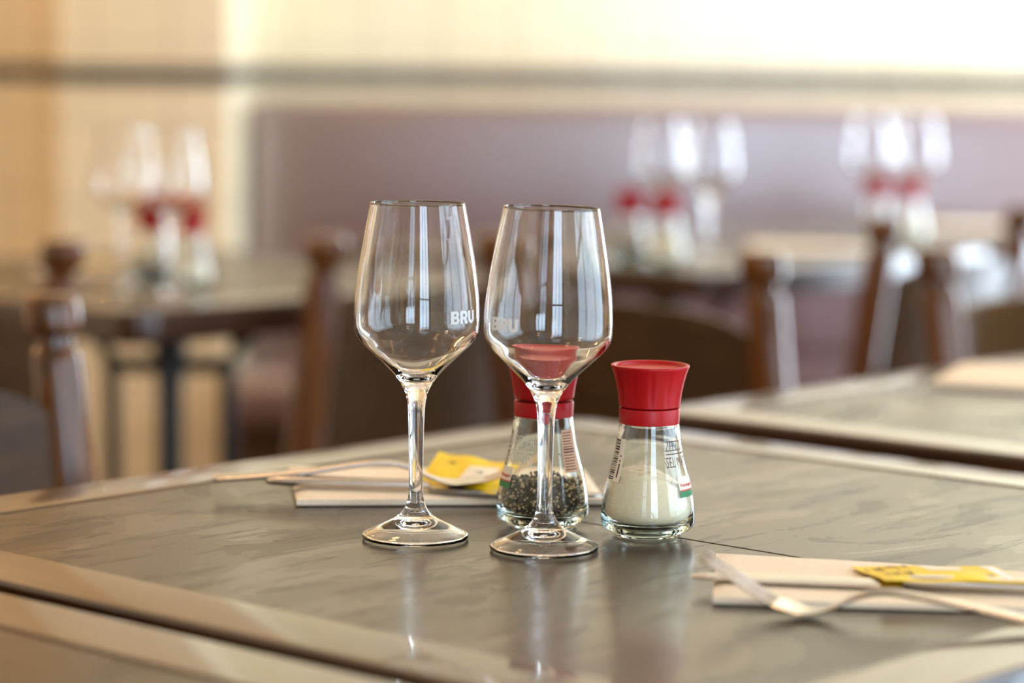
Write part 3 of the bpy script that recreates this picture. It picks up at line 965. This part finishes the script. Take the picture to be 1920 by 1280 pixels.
def make_fork(label, loc, rotz, ztab, mirror=False, tilt=0.0, tip_scale=1.0):
    """local +x from the tines' end towards the handle; x = 0 at the point where the bowl touches"""
    bm = bmesh.new()
    N = 70; st = []
    wtab = [(-0.0145, 0.0118), (-0.004, 0.0120), (0.006, 0.0095), (0.016, 0.0045), (0.026, 0.0026), (0.042, 0.0025), (0.062, 0.0034), (0.10, 0.0058), (0.130, 0.0082), (0.1365, 0.0070), (0.139, 0.0035)]
    for i in range(N + 1):
        x = -0.0145 + i / N * (0.139 + 0.0145)
        z = interp(ztab, x); w = interp_lin(wtab, x)
        t_ = 0.0009 if x < 0.010 else (0.0009 + min(1, (x - 0.010) / 0.02) * 0.0008)
        cup = 0.0014 * max(0, 1 - abs(x + 0.004) / 0.018)
        st.append((x, 0, z + t_, w, t_, cup))
    strip(bm, st, 14)
    for k in range(4):
        y0 = (-1.5 + k) * 0.0061; s2 = []
        for i in range(13):
            x = -0.0535 + i / 12 * 0.042
            w = 0.0017 * min(1, 0.35 + (x + 0.0535) / 0.012)
            s2.append((x, y0 * (0.96 + 0.04 * i / 12), interp(ztab, x) + 0.0009, w, 0.0008, 0))
        strip(bm, s2, 8)
    o = obj('fork', bm, M['steel'], None, angle=50)
    o.location = loc; o.rotation_euler = (0, tilt, rotz)
    return tag(o, label, 'fork', 'stainless cutlery on the foreground table')


def make_knife(label, loc, rotz, pitch=0.0, roll=0.0):
    """local +x from blade tip to handle end; lies flat, z = 0 below"""
    bm = bmesh.new()
    # blade outline (asymmetric): spine straight, edge curving to the tip
    n = 26; loops = []
    for i in range(n + 1):
        x = i / n * 0.112
        up = 0.0088 * min(1, math.sqrt(x / 0.006)) if x < 0.006 else 0.0088
        lo = 0.0088 * math.sqrt(min(1, x / 0.040)) if x < 0.04 else 0.0088
        if x > 0.098: k = (x - 0.098) / 0.014; up -= 0.0030 * k; lo -= 0.0030 * k
        tk = 0.0008 + 0.0006 * x / 0.112
        up = max(up, 0.0004); lo = max(lo, 0.0004)
        loops.append([Vector((x, up, 0.0012 + tk)), Vector((x, up, 0.0012 - tk)), Vector((x, -lo * .7, 0.0012 - tk)), Vector((x, -lo, 0.0012)), Vector((x, -lo * .7, 0.0012 + tk))])
    loft(bm, loops)
    st = []
    ht = [(0.112, 0.0045, 0.0016), (0.118, 0.0052, 0.0030), (0.128, 0.0056, 0.0036), (0.170, 0.0068, 0.0036), (0.205, 0.0082, 0.0034), (0.2145, 0.0080, 0.0030), (0.2175, 0.0066, 0.0022), (0.219, 0.003, 0.0012)]
    for x, w, t_ in ht: st.append((x, 0, 0.0036, w, t_, 0))
    strip(bm, st, 16)
    o = obj('table_knife', bm, M['steel'], None, angle=45)
    o.location = loc; o.rotation_euler = (roll, pitch, rotz)
    return tag(o, label, 'knife', 'stainless cutlery on the foreground table')


zf = [(-0.0535, 0.0265), (-0.035, 0.0155), (-0.018, 0.0058), (-0.004, 0.0006), (0.004, 0.0004), (0.016, 0.0040), (0.028, 0.0096), (0.042, 0.0125), (0.060, 0.0110), (0.090, 0.0068), (0.120, 0.0025), (0.139, 0.0004)]


def smooth_tab(tab, n=40):
    x0, x1 = tab[0][0], tab[-1][0]
    c = catmull([(a * 100, b * 100) for a, b in tab], 8)
    return [(v.x / 100, v.y / 100) for v in c]


# front right fork
g1 = ground(1507, 1150, 0.0005); g2 = ground(1920, 1163, 0.005)
dv = g2 - g1; rzB = math.atan2(dv.y, dv.x)
make_fork('steel fork at the lower right, tines raised to the left', Vector((g1.x, g1.y, TABLE_Z + 0.0003)), rzB, smooth_tab(zf))
# front right knife, on the napkin
k1 = ground(1296, 1082, 0.0062); k2 = ground(1920, 1101, 0.008)
dv = k2 - k1
make_knife('steel table knife on the lower right napkin, blade pointing left', Vector((k1.x, k1.y, TABLE_Z + napB_th + 0.0014)), math.atan2(dv.y, dv.x), 0.0)
# back left set: tines to the right, handle to the left
g1 = ground(862, 921, napA_th); g2 = ground(405, 913, 0.004)
dv = g2 - g1; rzA = math.atan2(dv.y, dv.x)
zfA = zf[:0] + [(-0.0535, 0.0205), (-0.035, 0.0115), (-0.018, 0.0040), (-0.004, 0.0006), (0.004, 0.0004), (0.016, 0.0030), (0.028, 0.0075), (0.042, 0.0098), (0.060, 0.0080), (0.090, 0.0035), (0.120, 0.0005), (0.139, -0.0005)]
make_fork('steel fork on the napkin behind the left wine glass, handle pointing left', Vector((g1.x, g1.y, TABLE_Z + napA_th + 0.0036)), rzA, smooth_tab(zfA)).scale = (1.14, 1.2, 1.2)
k1 = ground(1134, 932, napA_th + 0.001); k2 = ground(492, 913, napA_th)
dv = k2 - k1
make_knife('steel table knife on the napkin behind the left wine glass, beside the fork', Vector((k1.x, k1.y, TABLE_Z + napA_th + 0.0015)), math.atan2(dv.y, dv.x))


# ------------------------------------------------------------------ sachets
def make_sachet(label, corners, bulge, seed, patches, wave=0.0006):
    """corners are world points (back-left, back-right, front-right, front-left) of a foil sachet"""
    C = sum(corners, Vector()) / 4; cs = [c - C for c in corners]
    nrm = (cs[1] - cs[0]).cross(cs[3] - cs[0]).normalized()
    if nrm.z < 0: nrm = -nrm
    def P(u, v, top):
        p = quad_point(cs, u, v)
        k = (max(0, math.sin(math.pi * min(1, max(0, (u - .07) / .86)))) ** 0.6) * (max(0, math.sin(math.pi * min(1, max(0, (v - .06) / .88)))) ** 0.6)
        w = wave * (math.sin(u * 11 + seed) * math.cos(v * 5 + seed * 2))
        return p + nrm * ((bulge * k + 0.0003 if top else -bulge * 0.35 * k) + w)
    bm = bmesh.new(); nu, nv = 40, 20
    tp = [[bm.verts.new(P(i / nu, j / nv, True)) for i in range(nu + 1)] for j in range(nv + 1)]
    bt = [[bm.verts.new(P(i / nu, j / nv, False)) for i in range(nu + 1)] for j in range(nv + 1)]
    for j in range(nv):
        for i in range(nu):
            bm.faces.new((tp[j][i], tp[j + 1][i], tp[j + 1][i + 1], tp[j][i + 1])); bm.faces.new((bt[j][i], bt[j][i + 1], bt[j + 1][i + 1], bt[j + 1][i]))
    for i in range(nu):
        bm.faces.new((tp[0][i], tp[0][i + 1], bt[0][i + 1], bt[0][i])); bm.faces.new((tp[nv][i], bt[nv][i], bt[nv][i + 1], tp[nv][i + 1]))
    for j in range(nv):
        bm.faces.new((tp[j][0], bt[j][0], bt[j + 1][0], tp[j + 1][0])); bm.faces.new((tp[j][nu], tp[j + 1][nu], bt[j + 1][nu], bt[j][nu]))
    o = obj('sauce_sachet', bm, M['yellow'], None, angle=60); o.location = C
    tag(o, label, 'sachet', 'yellow sachets on the foreground table')
    # printed areas that follow the foil
    for nm, poly, mat, off in patches:
        bm = bmesh.new()
        (u0, v0), (u1, v1), (u2, v2), (u3, v3) = poly; m = 8
        vv = [[None] * (m + 1) for _ in range(m + 1)]
        for j in range(m + 1):
            for i in range(m + 1):
                a, b = i / m, j / m
                u = (u0 * (1 - a) + u1 * a) * (1 - b) + (u3 * (1 - a) + u2 * a) * b
                v = (v0 * (1 - a) + v1 * a) * (1 - b) + (v3 * (1 - a) + v2 * a) * b
                vv[j][i] = bm.verts.new(P(u, v, True) + nrm * off)
        for j in range(m):
            for i in range(m): bm.faces.new((vv[j][i], vv[j + 1][i], vv[j + 1][i + 1], vv[j][i + 1]))
        obj(nm, bm, mat, o, smooth=True)
    return o


def strokes(u0, v0, n, du, hgt, seed, w=0.008):
    """short brush strokes like the dark script on the foil"""
    r = random.Random(seed); out = []
    for k in range(n):
        u = u0 + du * k + r.uniform(-.004, .004); v = v0 + r.uniform(-.03, .03); h = hgt * r.uniform(.6, 1.1); s = r.uniform(-.02, .03)
        out.append(('printed_script', [(u, v), (u + w, v), (u + w + s, v + h), (u + s, v + h)], M['print_dark'], 0.00025))
        if k % 2: out.append(('printed_script', [(u, v + h * .4), (u + du * .9, v + h * .3), (u + du * .9, v + h * .3 + .05), (u, v + h * .4 + .05)], M['print_dark'], 0.00026))
    return out


zt = napB_th + 0.001
sB = [ground(1596, 1062, 0.006), ground(1862, 1062, 0.008), ground(1925, 1091, 0.0125), ground(1660, 1090, 0.0105)]
make_sachet('yellow sauce sachet resting on the knife and napkin at the lower right', sB, 0.0022, 1,
            [('white_patch', [(0.40, 0.05), (0.74, 0.05), (0.66, 0.55), (0.42, 0.55)], M['label_paper'], 0.0002),
             ('white_patch', [(0.86, 0.10), (0.97, 0.10), (0.99, 0.80), (0.90, 0.70)], M['print_white'], 0.0002)]
            + strokes(0.06, 0.15, 6, 0.045, 0.30, 4) + strokes(0.10, 0.55, 5, 0.045, 0.25, 6) + strokes(0.78, 0.6, 2, 0.04, 0.2, 9))
sA = [ground(824, 847, 0.0180), ground(958, 870, 0.0150), ground(928, 927, 0.0080), ground(783, 904, 0.0080)]
make_sachet('yellow sauce sachet with a cream patch behind the left wine glass stem', sA, 0.0012, 3,
            [('cream_patch', [(0.52, 0.34), (0.90, 0.20), (0.86, 0.66), (0.44, 0.84)], M['label_paper'], 0.0002)]
            + strokes(0.22, 0.22, 3, 0.04, 0.14, 2) + strokes(0.62, 0.42, 3, 0.05, 0.12, 5), 0.0008)


# ------------------------------------------------------------------ things on the blurred tables
def bg_glass(px, y, label, rz=0.0):
    g = gl.copy(); COL.objects.link(g); g.location = (at_depth(px, y), y, TABLE_Z); g.rotation_euler = (0, 0, rz)
    g['label'] = label; g['group'] = 'blurred wine glasses on the tables behind'
    return g


bg_glass(232, 3.10, 'left of the two blurred wine glasses on the left table', 2.5)
bg_glass(322, 3.02, 'right of the two blurred wine glasses on the left table', 2.0)
bg_glass(1236, 3.82, 'left of the two blurred wine glasses on the table right of centre', 2.2)
bg_glass(1328, 3.70, 'right of the two blurred wine glasses on the table right of centre', 1.9)
bg_glass(1628, 4.27, 'left of the two blurred wine glasses on the farthest right table', 2.8)
bg_glass(1714, 4.22, 'right of the two blurred wine glasses on the farthest right table', 2.4)


def bg_grinder(src, fill, px, y, where):
    g = dup(src, (at_depth(px, y), y, TABLE_Z), 1.5, 'blurred %s grinder with red cap on %s' % ('salt' if src is salt else 'pepper', where), 'blurred grinders on the tables behind')
    f = fill.copy(); COL.objects.link(f); f.location = g.location
    f['label'] = '%s inside the blurred grinder on %s' % ('white salt' if src is salt else 'dark peppercorns', where)
    return g


fs = bpy.data.objects['salt']; fp = bpy.data.objects['peppercorns']
bg_grinder(pepper, fp, 282, 3.20, 'the left table')
bg_grinder(salt, fs, 352, 3.16, 'the left table')
bg_grinder(pepper, fp, 1180, 3.66, 'the table right of centre')
bg_grinder(salt, fs, 1247, 3.62, 'the table right of centre')
bg_grinder(pepper, fp, 1640, 4.16, 'the farthest right table')
bg_grinder(salt, fs, 1702, 4.13, 'the farthest right table')


def bg_napkin(px, y, rz, label):
    n = napB.copy(); COL.objects.link(n); n.location = (at_depth(px, y), y, TABLE_Z); n.rotation_euler = (0, 0, rz)
    n['label'] = label
    return n


bg_napkin(215, 3.42, 0.1, 'blurred folded napkin on the left table, far side')
s = bpy.data.objects['sauce_sachet'].copy(); COL.objects.link(s)
s.location = (at_depth(190, 3.42), 3.42, TABLE_Z + 0.010); s['label'] = 'blurred yellow sachet on the left table'
bg_napkin(1530, 3.98, 0.1, 'blurred folded napkin on the table right of centre')
bg_napkin(1850, 4.55, 0.1, 'blurred folded napkin on the farthest right table')
